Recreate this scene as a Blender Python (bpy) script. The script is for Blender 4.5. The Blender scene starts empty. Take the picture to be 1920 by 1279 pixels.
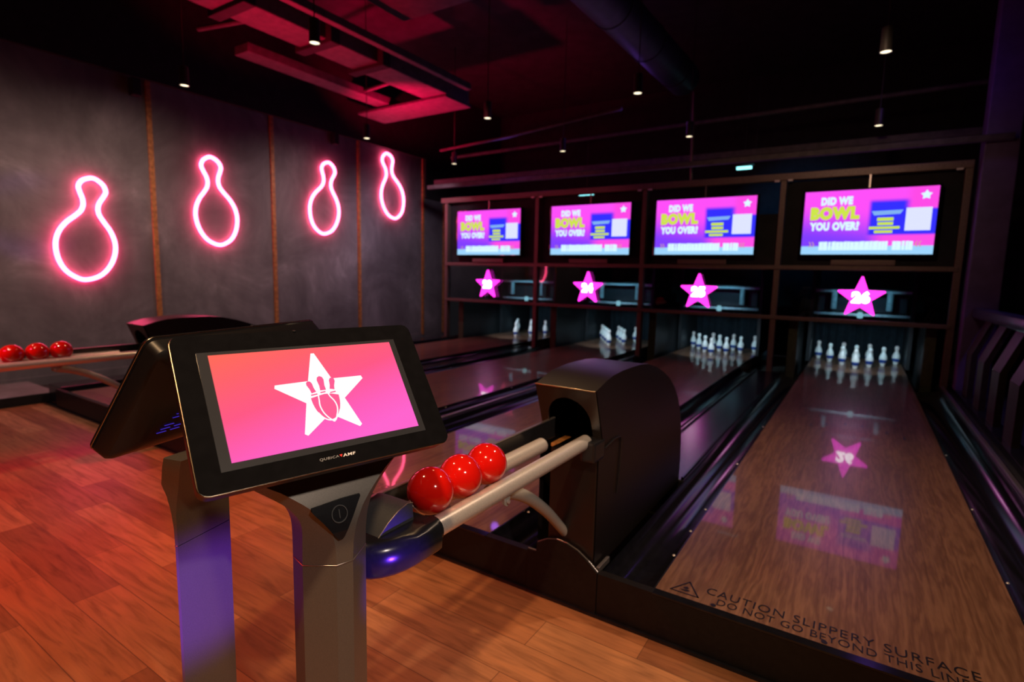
import bpy, bmesh, math, random
from mathutils import Vector, Matrix
random.seed(7)
S = bpy.context.scene
COL = S.collection
PI = math.pi

# ------------------------------------------------------------------ camera
RT = Vector((0.84003083, 0.5420584, 0.02282321))
DN = Vector((0.08467264, -0.08943348, -0.99238712))
FW = Vector((-0.53589062, 0.83556828, -0.1210244))
cam_d = bpy.data.cameras.new('camera')
cam = bpy.data.objects.new('camera', cam_d); COL.objects.link(cam)
m = Matrix(((RT.x, -DN.x, -FW.x), (RT.y, -DN.y, -FW.y), (RT.z, -DN.z, -FW.z)))
cam.matrix_world = Matrix.Translation((0.5227, -1.7729, 1.2478)) @ m.to_4x4()
cam_d.sensor_width = 36.0
cam_d.lens = 1014.5 / 1920 * 36
cam_d.clip_start = 0.05
cam_d.dof.use_dof = True
cam_d.dof.focus_distance = 1.08
cam_d.dof.aperture_fstop = 3.4
S.camera = cam
S.view_settings.view_transform = 'Standard'
S.view_settings.look = 'None'
S.view_settings.exposure = 0.0
S.view_settings.gamma = 1.0
S.view_settings.use_curve_mapping = False
try:
    S.cycles.use_denoising = True
    S.cycles.max_bounces = 6
    S.cycles.glossy_bounces = 4
    S.cycles.caustics_reflective = False
    S.cycles.caustics_refractive = False
    S.cycles.sample_clamp_indirect = 4.0
except Exception:
    pass

# ------------------------------------------------------------------ world and lamps
W = bpy.data.worlds.new('dark_room'); S.world = W
W.use_nodes = True
W.node_tree.nodes['Background'].inputs[0].default_value = (0.55, 0.5, 0.6, 1)
W.node_tree.nodes['Background'].inputs[1].default_value = 0.010

def aim(o, target):
    d = Vector(target) - o.location
    o.rotation_euler = d.to_track_quat('-Z', 'Y').to_euler()

def lamp(name, kind, loc, target, energy, color, size=0.1, cone=60, blend=0.6):
    d = bpy.data.lights.new(name, kind)
    d.energy = energy; d.color = color
    if kind == 'AREA':
        d.shape = 'DISK'; d.size = size
    else:
        d.shadow_soft_size = size
    if kind == 'SPOT':
        d.spot_size = math.radians(cone); d.spot_blend = blend
    o = bpy.data.objects.new(name, d); COL.objects.link(o)
    o.location = loc
    if target is not None: aim(o, target)
    return o

WARM = (1.0, 0.60, 0.30)
# warm downlights over the approach, the seats behind the camera and the lanes, and one added fill
lamp('warm_spot', 'SPOT', (0.40, -1.95, 2.86), (-.05, -1.2, 0), 195, WARM, .05, 100)
lamp('warm_spot', 'SPOT', (1.9, -1.6, 2.5), (-.25, -.9, .55), 140, (1, .82, .68), .05, 50)
lamp('warm_spot', 'SPOT', (-1.34, -1.2, 2.86), (-1.2, -1.2, 0), 48, WARM, .05, 95)
lamp('warm_spot', 'SPOT', (-3.0, -1.2, 2.86), (-3.0, -1.3, 0), 18, WARM, .05, 95)
lamp('warm_spot', 'SPOT', (-4.85, -1.2, 2.86), (-4.85, -1.2, 0), 14, WARM, .05, 95)
lamp('warm_spot', 'SPOT', (0.51, 0.95, 2.86), (0.45, 0.9, 0), 105, (1, .70, .48), .05, 92)
for x in (-1.34, -3.0):
    lamp('warm_spot', 'SPOT', (x, 0.93, 2.86), (x, 0.9, 0), 26, WARM, .05, 100)
for x in (0.51, -1.34, -3.0):
    lamp('warm_spot', 'SPOT', (x, 3.1, 2.86), (x, 3.1, 0), 18, WARM, .05, 100)
lamp('warm_spot', 'SPOT', (-3.2, -1.6, 2.86), (-3.75, -.45, .7), 60, (1, .80, .62), .05, 34)  # unseen spot added to whiten the steel of the far rack
# wall wash, and unseen washes added to brighten the masking frame
lamp('wall_wash', 'SPOT', (-4.85, -1.2, 2.86), (-6.41, -.4, 1.0), 90, (1, .62, .52), .06, 120, 1)
lamp('wall_wash', 'SPOT', (-4.85, 0.95, 2.86), (-6.41, 1.1, 1.0), 90, (1, .62, .52), .06, 125, 1)
lamp('wall_wash', 'SPOT', (-4.85, 3.1, 2.86), (-6.41, 3.2, 1.0), 90, (1, .60, .60), .06, 125, 1)
lamp('wall_wash', 'SPOT', (-4.9, 4.5, 2.80), (-6.41, 5.2, 1.0), 60, (.9, .66, .9), .06, 125, 1)
lamp('frame_wash', 'SPOT', (.3, 2.3, 2.9), (.0, 5.4, 1.9), 45, (1, .62, .42), .05, 75, 1)
lamp('frame_wash', 'SPOT', (-3.0, 2.3, 2.9), (-3.6, 5.4, 1.9), 35, (1, .12, .16), .05, 60, 1)
# red stage light on the ceiling, pink stage light on the approach
lamp('red_stage_light', 'SPOT', (-5.0, 3.7, 2.75), (-5.05, 4.1, 3.6), 240, (1, .0, .07), .05, 115)
lamp('red_stage_light', 'SPOT', (-4.3, 1.5, 2.3), (-4.5, 1.8, 3.6), 180, (1, .0, .05), .05, 95)
lamp('pink_stage_light', 'SPOT', (-4.0, -3.2, 2.9), (-3.0, -.9, 0), 560, (1, .02, .10), .05, 42, .9)
lamp('pink_stage_light', 'SPOT', (-2.6, -3.4, 2.9), (-1.3, -1.3, 0), 270, (1, .03, .03), .05, 50, .9)
# violet lights; the first two are unseen narrow spots added to tint post and bumper
lamp('violet_light', 'SPOT', (1.0, -2.5, .95), (-.655, -1.16, .56), 850, (.20, .05, 1), .04, 8.2, .7)
lamp('violet_light', 'SPOT', (1.3, -1.3, .35), (-.30, -.985, .63), 330, (.14, .03, 1), .03, 7, .6)
lamp('violet_light', 'SPOT', (-6.0, -3.0, 2.6), (-5.0, -1.1, 0), 60, (.30, .05, 1), .05, 40, .9)
lamp('violet_light', 'POINT', (-2.2, 5.0, 3.3), None, 1.6, (.30, .10, 1), .06)
lamp('violet_light', 'POINT', (.9, 4.8, 3.2), None, 1.6, (.32, .12, 1), .06)
lamp('violet_light', 'POINT', (-4.0, 4.9, 3.0), None, 1.8, (.34, .12, 1), .06)
lamp('violet_light', 'SPOT', (2.6, 3.6, 3.2), (1.52, 3.9, 1.0), 60, (.22, .14, 1), .06, 60, .8)
# cold white lamps over the pin decks, behind the masking
for x in (-4.577, -2.813, -1.237, .525):
    lamp('pin_deck_lamp', 'SPOT', (x, 5.60, .98), (x, 6.55, .22), 36.0, (.66, .88, 1), .08, 75, .6)
    lamp('machine_lamp', 'SPOT', (x, 6.1, 1.45), (x, 6.66, .98), 22, (.28, .80, 1), .06, 75, .7)
lamp('cyan_lamp', 'SPOT', (-1.0, 6.0, 2.6), (-.5, 8.0, 2.3), 60, (.03, .40, 1), .1, 60, 1)

# ------------------------------------------------------------------ materials
def sock(b, name, v):
    if name in b.inputs: b.inputs[name].default_value = v

def mat(name, color, rough=.5, metal=0., spec=.5, coat=0., emit=None, estr=0.):
    M = bpy.data.materials.new(name); M.use_nodes = True
    b = M.node_tree.nodes['Principled BSDF']
    sock(b, 'Base Color', (*color, 1)); sock(b, 'Roughness', rough); sock(b, 'Metallic', metal)
    sock(b, 'Specular IOR Level', spec); sock(b, 'Coat Weight', coat); sock(b, 'Coat Roughness', .05)
    if emit: sock(b, 'Emission Color', (*emit, 1)); sock(b, 'Emission Strength', estr)
    return M

def nd(M, t, **kw):
    n = M.node_tree.nodes.new(t)
    for k, v in kw.items():
        if hasattr(n, k): setattr(n, k, v)
    return n
def ln(M, a, b): M.node_tree.links.new(a, b)
def bsdf(M): return M.node_tree.nodes['Principled BSDF']
def ramp(M, fac, stops):
    r = nd(M, 'ShaderNodeValToRGB'); e = r.color_ramp.elements
    while len(e) < len(stops): e.new(.5)
    for i, (p, c) in enumerate(stops): e[i].position = p; e[i].color = (*c, 1)
    ln(M, fac, r.inputs[0]); return r.outputs[0]
def coords(M, scale=(1, 1, 1), kind='Object', rot=(0, 0, 0)):
    tc = nd(M, 'ShaderNodeTexCoord'); mp = nd(M, 'ShaderNodeMapping')
    mp.inputs['Scale'].default_value = scale; mp.inputs['Rotation'].default_value = rot
    ln(M, tc.outputs[kind], mp.inputs[0]); return mp.outputs[0]
def noise(M, vec, scale, detail=4, rough=.55, dist=0.):
    n = nd(M, 'ShaderNodeTexNoise'); n.inputs['Scale'].default_value = scale
    n.inputs['Detail'].default_value = detail; n.inputs['Roughness'].default_value = rough
    n.inputs['Distortion'].default_value = dist
    ln(M, vec, n.inputs['Vector']); return n
def mixc(M, f, a, b, mode='MIX'):
    n = nd(M, 'ShaderNodeMix'); n.data_type = 'RGBA'; n.blend_type = mode
    for s, v in ((0, f), (6, a), (7, b)):
        if hasattr(v, 'links'): ln(M, v, n.inputs[s])
        elif s == 0: n.inputs[0].default_value = v
        else: n.inputs[s].default_value = (*v, 1)
    return n.outputs[2]

# approach floor: wood planks running across the room
def floor_mat():
    M = mat('wood_plank_floor', (.3, .12, .05), .36)
    v = coords(M)
    br = nd(M, 'ShaderNodeTexBrick'); br.offset = .37; br.offset_frequency = 2; br.squash = 1
    br.inputs['Scale'].default_value = 1; br.inputs['Brick Width'].default_value = .92
    br.inputs['Row Height'].default_value = .152; br.inputs['Mortar Size'].default_value = .0012
    br.inputs['Color1'].default_value = (0, 0, 0, 1); br.inputs['Color2'].default_value = (1, 1, 1, 1)
    br.inputs['Mortar'].default_value = (.3, .3, .3, 1); br.inputs['Bias'].default_value = 0
    ln(M, v, br.inputs['Vector'])
    base = ramp(M, br.outputs['Color'], [(0, (.22, .085, .035)), (.35, (.29, .115, .045)), (.65, (.36, .15, .06)), (1, (.42, .20, .085))])
    g = noise(M, coords(M, (1.6, 16, 1)), 2.2, 6, .6, .8)
    grain = ramp(M, g.outputs[0], [(.3, (.50, .46, .42)), (.52, (1, 1, 1)), (.72, (1.25, 1.2, 1.1))])
    c = mixc(M, .85, base, grain, 'MULTIPLY')
    g2 = noise(M, coords(M, (1, 3, 1)), 1.4, 3)
    c = mixc(M, .4, c, ramp(M, g2.outputs[0], [(.3, (.6, .5, .45)), (.7, (1.15, 1.1, 1.1))]), 'MULTIPLY')
    m2 = mixc(M, br.outputs['Fac'], c, (.10, .04, .018))
    ln(M, m2, bsdf(M).inputs['Base Color'])
    ln(M, ramp(M, g.outputs[0], [(.3, (.46,) * 3), (.7, (.34,) * 3)]), bsdf(M).inputs['Roughness'])
    sock(bsdf(M), 'Specular IOR Level', .35)
    return M
M_FLOOR = floor_mat()

# lane surface: glossy brown walnut print with long cathedral grain
def lane_mat():
    M = mat('lane_wood', (.2, .1, .06), .10)
    v = coords(M, (1, .13, 1))
    big = noise(M, coords(M, (3.2, .55, 1)), 1.0, 2, .5)
    w = nd(M, 'ShaderNodeTexWave'); w.wave_type = 'BANDS'; w.bands_direction = 'X'
    w.inputs['Scale'].default_value = 5; w.inputs['Distortion'].default_value = 22.0
    w.inputs['Detail'].default_value = 4; w.inputs['Detail Scale'].default_value = 2.2; w.inputs['Detail Roughness'].default_value = .6
    ln(M, v, w.inputs['Vector'])
    n2 = noise(M, coords(M, (85, 1.5, 1)), 1.0, 5, .6)
    c = ramp(M, w.outputs[0], [(0, (.150, .072, .043)), (.3, (.178, .088, .053)), (.75, (.20, .101, .061)), (1, (.222, .114, .070))])
    c = mixc(M, .7, c, ramp(M, n2.outputs[0], [(.3, (.55, .52, .50)), (.55, (1, 1, 1)), (.75, (1.12, 1.1, 1.1))]), 'MULTIPLY')
    c = mixc(M, .8, c, ramp(M, big.outputs[0], [(.3, (.62, .58, .55)), (.6, (1.08, 1.05, 1.05))]), 'MULTIPLY')
    ln(M, c, bsdf(M).inputs['Base Color'])
    sock(bsdf(M), 'Roughness', .32); sock(bsdf(M), 'Coat Weight', .52); sock(bsdf(M), 'Coat Roughness', .035)
    sock(bsdf(M), 'Coat IOR', 1.38); sock(bsdf(M), 'Specular IOR Level', .25)
    return M
M_LANE = lane_mat()

def plaster_mat():
    M = mat('grey_plaster', (.1, .1, .1), .75)
    v = coords(M, (1, 1, 1))
    a = noise(M, v, 1.1, 7, .66, .8); b = noise(M, coords(M, (1, 1, .25)), 5, 4, .6)
    c = ramp(M, a.outputs[0], [(.30, (.085, .080, .082)), (.48, (.135, .129, .132)), (.60, (.18, .172, .176)), (.72, (.29, .28, .285))])
    c = mixc(M, .5, c, ramp(M, b.outputs[0], [(.3, (.7, .7, .7)), (.7, (1.15, 1.15, 1.15))]), 'MULTIPLY')
    ln(M, c, bsdf(M).inputs['Base Color'])
    bp = nd(M, 'ShaderNodeBump'); bp.inputs['Strength'].default_value = .12; bp.inputs['Distance'].default_value = .01
    ln(M, a.outputs[0], bp.inputs['Height']); ln(M, bp.outputs[0], bsdf(M).inputs['Normal'])
    return M
M_WALL = plaster_mat()

def speckle(name, col, rough, metal, amt=.25, sc=400):
    M = mat(name, col, rough, metal)
    n = noise(M, coords(M), sc, 2)
    c = ramp(M, n.outputs[0], [(.35, tuple(x * (1 - amt) for x in col)), (.65, tuple(min(1, x * (1 + amt)) for x in col))])
    ln(M, c, bsdf(M).inputs['Base Color'])
    return M
M_BLACKWALL = speckle('black_paint', (.010, .010, .011), .85, 0, .3, 9)
M_CEIL = speckle('ceiling_black_paint', (.022, .021, .022), .8, 0, .3, 5)
M_BEAM = speckle('beam_dark_paint', (.075, .070, .070), .7, 0, .2, 12)
M_FASCIA = speckle('black_fascia_laminate', (.005, .004, .004), .5, 0, .2, 60)
sock(bsdf(M_FASCIA), 'Specular IOR Level', .25)
M_EDGE = mat('dull_metal_edge', (.42, .38, .36), .35, .9)
M_GUTTER = speckle('glossy_black_gutter', (.006, .006, .008), .16, 0, .2, 30)
sock(bsdf(M_GUTTER), 'Specular IOR Level', .35)
M_CAP = speckle('black_divider_plastic', (.010, .010, .013), .22, 0, .2, 30)
M_BATTEN = speckle('stained_batten_wood', (.36, .15, .04), .5, 0, .3, 25)
M_HOOD = speckle('dark_brown_satin_metal', (.010, .007, .0065), .36, .15, .12, 500)
M_HOOD_IN = mat('hood_interior_black', (.006, .006, .006), .8)
M_STEEL = speckle('brushed_steel_tube', (.80, .74, .69), .33, .6, .08, 300)
M_BEIGE = speckle('beige_grey_painted_tube', (.40, .37, .33), .42, .1, .05, 300)
M_BLACKPL = speckle('glossy_black_plastic', (.012, .012, .014), .22, 0, .1, 100)
M_GREYPL = speckle('dark_grey_plastic', (.045, .045, .05), .5, 0, .1, 200)
M_RED = speckle('red_polished_ball', (.70, .008, .004), .10, 0, .06, 8)
sock(bsdf(M_RED), 'Coat Weight', .6)
M_PIN = speckle('white_pin_plastic', (.85, .86, .86), .22, 0, .03, 30)
M_PINBAND = mat('blue_pin_band', (.02, .07, .35), .3)
M_POLE = speckle('taupe_metallic_paint', (.19, .17, .15), .40, .6, .14, 900)
M_BEZEL = speckle('piano_black_bezel', (.006, .006, .007), .06, 0, .1, 50)
M_SHELL = speckle('black_back_shell', (.005, .004, .004), .42, 0, .1, 500)
M_RIM = mat('bronze_metal_rim', (.35, .27, .20), .25, 1.0)
M_LCD = mat('dark_grey_panel_border', (.028, .030, .036), .20, 0)
M_FRAME = speckle('brown_metal_frame', (.16, .115, .095), .45, .3, .12, 60)
M_DARKMETAL = speckle('black_machine_metal', (.03, .035, .04), .4, .3, .2, 50)
M_LITMETAL = speckle('pale_machine_metal', (.45, .55, .58), .35, .2, .2, 30)
M_OLIVE = speckle('olive_kickback_edge', (.055, .065, .03), .6, 0, .2, 20)
M_CURTAIN = speckle('dark_blue_curtain_cloth', (.005, .018, .030), .85, 0, .3, 15)
M_COLUMN = speckle('column_paint_violet_lit', (.12, .09, .22), .6, 0, .15, 6)  # violet light falling on the column is put into its base colour
M_RAILPL = speckle('dark_handrail_vinyl', (.03, .03, .06), .25, 0, .2, 40)
M_SLAT = speckle('dark_brown_bent_plywood', (.030, .020, .014), .5, 0, .25, 30)
M_INK = mat('black_floor_print', (.004, .003, .003), .35)
M_LAMPB = mat('pendant_black', (.03, .028, .025), .4)
M_CARPET = speckle('dark_carpet', (.012, .011, .010), .95, 0, .4, 300)
M_DUCT = speckle('dark_duct_metal', (.035, .035, .05), .5, .4, .2, 10)
def emis(name, col, st):
    M = bpy.data.materials.new(name); M.use_nodes = True
    t = M.node_tree; t.nodes.clear()
    e = t.nodes.new('ShaderNodeEmission'); o = t.nodes.new('ShaderNodeOutputMaterial')
    e.inputs[0].default_value = (*col, 1); e.inputs[1].default_value = st
    t.links.new(e.outputs[0], o.inputs[0]); return M
E_NEON = emis('pink_neon_light', (1.0, .07, .19), 21.0)
E_PEND = emis('warm_lamp_glow', (1.0, .84, .56), 2.2)
E_STAR = emis('magenta_sign_light', (1.0, .030, .70), 2.7)
E_WHITE = emis('white_sign_light', (1.0, .90, .95), 5.0)
E_CYAN = emis('cyan_tube_light', (.30, .95, 1.0), 2.2)
E_BULB = emis('cyan_white_bulb', (.45, .9, 1.0), .9)
E_TVW = emis('screen_white', (.62, .85, 1.0), 1.15)
E_TVY = emis('screen_lime', (.62, .80, .07), 1.0)
E_TVP = emis('screen_pale_panel', (.68, .72, 1.0), 1.1)
E_TVQ = emis('screen_lilac', (.55, .45, .85), 1.0)
E_TVB = emis('screen_pale_blue', (.25, .50, 1.0), .9)
E_TVO = emis('screen_ochre', (.70, .40, .25), .9)
E_LOGO = emis('screen_logo_white', (.95, 1.0, 1.0), 1.05)
E_BLUE = emis('painted_blue_reflection', (.10, .05, .9), .45)  # blue light reflected at the vent slots, painted in as emission
E_PINKFILL = emis('screen_pink', (1.0, .115, .30), 1.0)

def uvgrad_emis(name, fn):
    """emission whose colour is laid out over the panel's own UV"""
    M = bpy.data.materials.new(name); M.use_nodes = True
    t = M.node_tree; t.nodes.clear()
    o = t.nodes.new('ShaderNodeOutputMaterial'); e = t.nodes.new('ShaderNodeEmission')
    uv = t.nodes.new('ShaderNodeUVMap'); sp = t.nodes.new('ShaderNodeSeparateXYZ')
    t.links.new(uv.outputs[0], sp.inputs[0])
    col = fn(M, sp.outputs[0], sp.outputs[1])
    t.links.new(col, e.inputs[0]); t.links.new(e.outputs[0], o.inputs[0])
    return M
def mth(M, op, a, b=0.):
    n = nd(M, 'ShaderNodeMath'); n.operation = op
    for i, v in ((0, a), (1, b)):
        if hasattr(v, 'links'): ln(M, v, n.inputs[i])
        else: n.inputs[i].default_value = v
    return n.outputs[0]
def sstep(M, x, a, b):
    n = nd(M, 'ShaderNodeMapRange'); n.interpolation_type = 'SMOOTHSTEP'
    ln(M, x, n.inputs[0]); n.inputs[1].default_value = a; n.inputs[2].default_value = b
    return n.outputs[0]
def scr(M, u, v):
    f = mth(M, 'ADD', mth(M, 'MULTIPLY', u, .38), mth(M, 'MULTIPLY', mth(M, 'SUBTRACT', 1.0, v), .78))
    return ramp(M, f, [(0, (1, .15, .10)), (.22, (1, .125, .15)), (.5, (1, .10, .24)), (.8, (1, .115, .50)), (1, (1, .13, .62))])
E_SCREEN = uvgrad_emis('touch_screen_gradient', scr)
def tvbg(M, u, v):
    pink = (1, .08, .95); vio = (.26, .05, 1); blue = (.035, .03, 1)
    c = mixc(M, sstep(M, mth(M, 'ADD', mth(M, 'MULTIPLY', u, .25), v), .85, .25), pink, (.22, .05, 1))
    # deep blue block right of the middle
    bm = mth(M, 'MULTIPLY', mth(M, 'MULTIPLY', sstep(M, u, .50, .54), sstep(M, v, .86, .78)), sstep(M, v, .28, .32))
    bm2 = mth(M, 'MULTIPLY', bm, mth(M, 'MAXIMUM', sstep(M, u, .84, .78), sstep(M, v, .70, .66)))
    c = mixc(M, bm2, c, blue)
    pm = mth(M, 'MULTIPLY', sstep(M, u, .48, .66), sstep(M, v, .31, .28))
    c = mixc(M, pm, c, (1, .08, .80))
    pr_ = mth(M, 'MULTIPLY', sstep(M, u, .76, .85), sstep(M, v, .68, .72))
    c = mixc(M, pr_, c, (1, .07, .80))
    bot = sstep(M, v, .14, .12)
    return mixc(M, bot, c, (.35, .68, 1))
E_TVBG = uvgrad_emis('advert_background', tvbg)

# ------------------------------------------------------------------ mesh helpers
def link(name, bm, material, parent=None, smooth=None, mats=None):
    me = bpy.data.meshes.new(name)
    bmesh.ops.recalc_face_normals(bm, faces=bm.faces) if smooth != 'raw' else None
    bm.to_mesh(me); bm.free()
    for x in (mats or [material]): me.materials.append(x)
    if smooth is not None and smooth != 'raw':
        me.polygons.foreach_set('use_smooth', [True] * len(me.polygons))
        if smooth < 180:
            try: me.set_sharp_from_angle(angle=math.radians(smooth))
            except Exception: pass
    o = bpy.data.objects.new(name, me); COL.objects.link(o)
    if parent: o.parent = parent
    return o
def tag(o, label=None, cat=None, group=None, kind=None):
    if label: o['label'] = label
    if cat: o['category'] = cat
    if group: o['group'] = group
    if kind: o['kind'] = kind
    return o
def thing(name, label, cat, loc=(0, 0, 0), rz=0., group=None):
    o = bpy.data.objects.new(name, None); COL.objects.link(o)
    o.empty_display_size = .1
    o.location = loc; o.rotation_euler = (0, 0, rz)
    return tag(o, label, cat, group)
def struct(name, bm, m, **k):
    return tag(link(name, bm, m, **k), kind='structure')

def box(bm, x0, x1, y0, y1, z0, z1, bev=0.):
    v = [bm.verts.new((x, y, z)) for x in (x0, x1) for y in (y0, y1) for z in (z0, z1)]
    f = [bm.faces.new([v[i] for i in q]) for q in ((0, 1, 3, 2), (4, 6, 7, 5), (0, 4, 5, 1), (2, 3, 7, 6), (0, 2, 6, 4), (1, 5, 7, 3))]
    if bev > 0:
        es = list({e for g in f for e in g.edges})
        bmesh.ops.bevel(bm, geom=es, offset=bev, segments=2, profile=.6, affect='EDGES')
    return bm
def bx(*a, bev=0.):
    return box(bmesh.new(), *a, bev=bev)
def tube(bm, pts, r, seg=14, closed=False, cap=True):
    """sweep a circle along points; r is a number or a list"""
    P = [Vector(p) for p in pts]; n = len(P)
    R = r if isinstance(r, (list, tuple)) else [r] * n
    def tan(i):
        a = P[(i - 1) % n] if (closed or i > 0) else P[i]
        b = P[(i + 1) % n] if (closed or i < n - 1) else P[i]
        return (b - a).normalized()
    t0 = tan(0); up = Vector((0, 0, 1)) if abs(t0.z) < .9 else Vector((1, 0, 0))
    nrm = (up - t0 * up.dot(t0)).normalized(); rings = []
    for i in range(n):
        t = tan(i); nrm = (nrm - t * nrm.dot(t)).normalized(); bi = t.cross(nrm)
        rings.append([bm.verts.new(P[i] + R[i] * (math.cos(2 * PI * k / seg) * nrm + math.sin(2 * PI * k / seg) * bi)) for k in range(seg)])
    m_ = n if closed else n - 1
    for i in range(m_):
        a, b = rings[i], rings[(i + 1) % n]
        off = 0
        if closed and i == n - 1:
            off = min(range(seg), key=lambda s: (a[0].co - b[s].co).length)
        for k in range(seg):
            bm.faces.new((a[k], a[(k + 1) % seg], b[(k + 1 + off) % seg], b[(k + off) % seg]))
    if cap and not closed:
        bm.faces.new(rings[0][::-1]); bm.faces.new(rings[-1])
    return bm
def lathe(bm, prof, seg=24, c=(0, 0, 0)):
    rings = []
    for r, z in prof:
        if r < 1e-5: rings.append([bm.verts.new((c[0], c[1], c[2] + z))])
        else: rings.append([bm.verts.new((c[0] + r * math.cos(2 * PI * k / seg), c[1] + r * math.sin(2 * PI * k / seg), c[2] + z)) for k in range(seg)])
    for a, b in zip(rings, rings[1:]):
        for k in range(seg):
            k2 = (k + 1) % seg
            if len(a) == 1 and len(b) == 1: continue
            if len(a) == 1: bm.faces.new((a[0], b[k2], b[k]))
            elif len(b) == 1: bm.faces.new((a[k], a[k2], b[0]))
            else: bm.faces.new((a[k], a[k2], b[k2], b[k]))
    if len(rings[0]) > 1: bm.faces.new(rings[0][::-1])
    if len(rings[-1]) > 1: bm.faces.new(rings[-1])
    return bm
def prism(bm, poly, fn, d0, d1):
    """extrude a 2-D polygon; fn(a,b,d) -> xyz"""
    A = [bm.verts.new(fn(a, b, d0)) for a, b in poly]; B = [bm.verts.new(fn(a, b, d1)) for a, b in poly]
    n = len(poly)
    bm.faces.new(A[::-1]); bm.faces.new(B)
    for i in range(n): bm.faces.new((A[i], A[(i + 1) % n], B[(i + 1) % n], B[i]))
    return bm
def rrect(w, h, r, seg=5, cx=0, cy=0):
    out = []
    for (sx, sy, a0) in ((1, 1, 0), (-1, 1, 90), (-1, -1, 180), (1, -1, 270)):
        for i in range(seg + 1):
            a = math.radians(a0 + 90 * i / seg)
            out.append((cx + sx * (w / 2 - r) + r * math.cos(a), cy + sy * (h / 2 - r) + r * math.sin(a)))
    return out
def uvquad(name, pts, m, parent):
    bm = bmesh.new(); vs = [bm.verts.new(p) for p in pts]; f = bm.faces.new(vs)
    uv = bm.loops.layers.uv.new('UVMap')
    for l, c in zip(f.loops, ((0, 0), (1, 0), (1, 1), (0, 1))): l[uv].uv = c
    return link(name, bm, m, parent, smooth='raw')
def text_bm(s, size, bold=0., spacing=1., align='CENTER', shear=0., extrude=0.0):
    cu = bpy.data.curves.new('t', 'FONT'); cu.body = s; cu.size = size; cu.offset = bold
    cu.space_character = spacing; cu.align_x = align; cu.shear = shear; cu.extrude = extrude
    cu.resolution_u = 3
    o = bpy.data.objects.new('t', cu); COL.objects.link(o)
    dg = bpy.context.evaluated_depsgraph_get(); dg.update()
    me = bpy.data.meshes.new_from_object(o.evaluated_get(dg))
    bm = bmesh.new(); bm.from_mesh(me)
    bpy.data.objects.remove(o); bpy.data.curves.remove(cu); bpy.data.meshes.remove(me)
    return bm
def bounds(bm):
    xs = [v.co.x for v in bm.verts]; ys = [v.co.y for v in bm.verts]
    return min(xs), max(xs), min(ys), max(ys)
def text_fit(s, fn, x0, x1, y0, y1, bold=0., spacing=1.):
    """text stretched into a rectangle, then mapped by fn(x,y)->xyz"""
    bm = text_bm(s, 1., bold, spacing)
    a, b, c, d = bounds(bm)
    for v in bm.verts:
        v.co = Vector(fn(x0 + (v.co.x - a) / (b - a) * (x1 - x0), y0 + (v.co.y - c) / (d - c) * (y1 - y0)))
    return bm
def merge(dst, src):
    me = bpy.data.meshes.new('x'); src.to_mesh(me); src.free(); dst.from_mesh(me); bpy.data.meshes.remove(me)
def poly2(bm, pts, fn):
    f = bm.faces.new([bm.verts.new(fn(a, b)) for a, b in pts])
    return f
def star_pts(R, r=None, rot=90, cut=0.):
    r = r or R * .42; out = []
    for k in range(10):
        a = math.radians(rot + 36 * k); q = R if k % 2 == 0 else r
        p = (q * math.cos(a), q * math.sin(a))
        if cut and k % 2 == 0:
            t = (-math.sin(a) * cut, math.cos(a) * cut)
            s_ = (p[0] - math.cos(a) * cut * 1.6, p[1] - math.sin(a) * cut * 1.6)
            out += [(s_[0] - t[0], s_[1] - t[1]), (s_[0] + t[0], s_[1] + t[1])]
        else: out.append(p)
    return out
def ident(o):
    """one copy of a top-level thing with its parts and sub-parts"""
    c = o.copy(); COL.objects.link(c)
    return c
def copy_tree(o, parent=None):
    c = o.copy(); COL.objects.link(c)
    if parent is not None: c.parent = parent
    for ch in [q for q in ALLKIDS(o)]: copy_tree(ch, c)
    return c
def ALLKIDS(o): return [q for q in bpy.data.objects if q.parent == o]

# ------------------------------------------------------------------ key dimensions (metres)
ZL = .167                      # lane height above the approach
GP, GN = .712, .528            # gap inside a pair (ball return) / between pairs
LX = [-(3.15 + 2 * GP + GN), -(2.10 + GP + GN), -(1.05 + GP), 0.0]       # left edge of each lane
LC = [x + .525 for x in LX]
YM = 5.447                     # masking plane
XW = -6.412                    # left wall
ZW = 3.31
LNAME = ['leftmost lane', 'second lane from the left', 'third lane from the left', 'rightmost lane']

# ------------------------------------------------------------------ room shell
struct('floor', bx(-6.45, 5.0, -5.2, -.012, -.06, 0), M_FLOOR)
struct('trim_1', bx(-6.41, -5.63, -5.0, .08, 0, .085), M_BLACKWALL)
struct('trim_6', bx(-6.41, -5.632, -5.0, .08, .085, .088), M_WALL)
struct('floor_pit', bx(-6.45, 5.0, -.012, 8.3, -.06, -.01), M_CARPET)
struct('wall_left', bx(-6.6, XW, -5.2, 5.90, 0, ZW), M_WALL)
struct('wall_left_end', bx(-6.6, XW, 5.90, 6.50, 0, 2.62), M_WALL)
b = bx(-6.6, XW + .06, -5.2, 5.90, ZW, 4.7); box(b, -6.6, XW + .06, 5.90, 8.3, 2.62, 4.7)
struct('trim_2', b, M_BLACKWALL)
struct('baseboard_left', bx(XW, XW + .02, -5.2, 5.9, 0, .12), M_WALL)
struct('wall_back', bx(-6.6, 5.0, 8.3, 8.4, 0, 4.7), M_BLACKWALL)
struct('wall_right', bx(5.0, 5.1, -5.2, 8.4, 0, 4.7), M_BLACKWALL)
struct('wall_rear', bx(-6.6, 5.1, -5.3, -5.2, 0, 4.7), M_BLACKWALL)
struct('ceiling', bx(-6.6, 5.1, -5.3, 8.4, 4.6, 4.7), M_CEIL)
# column by the right end of the masking
struct('trim_3', bx(1.40, 1.66, 5.25, 5.51, 0, 4.6, bev=.01), M_COLUMN)

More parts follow.
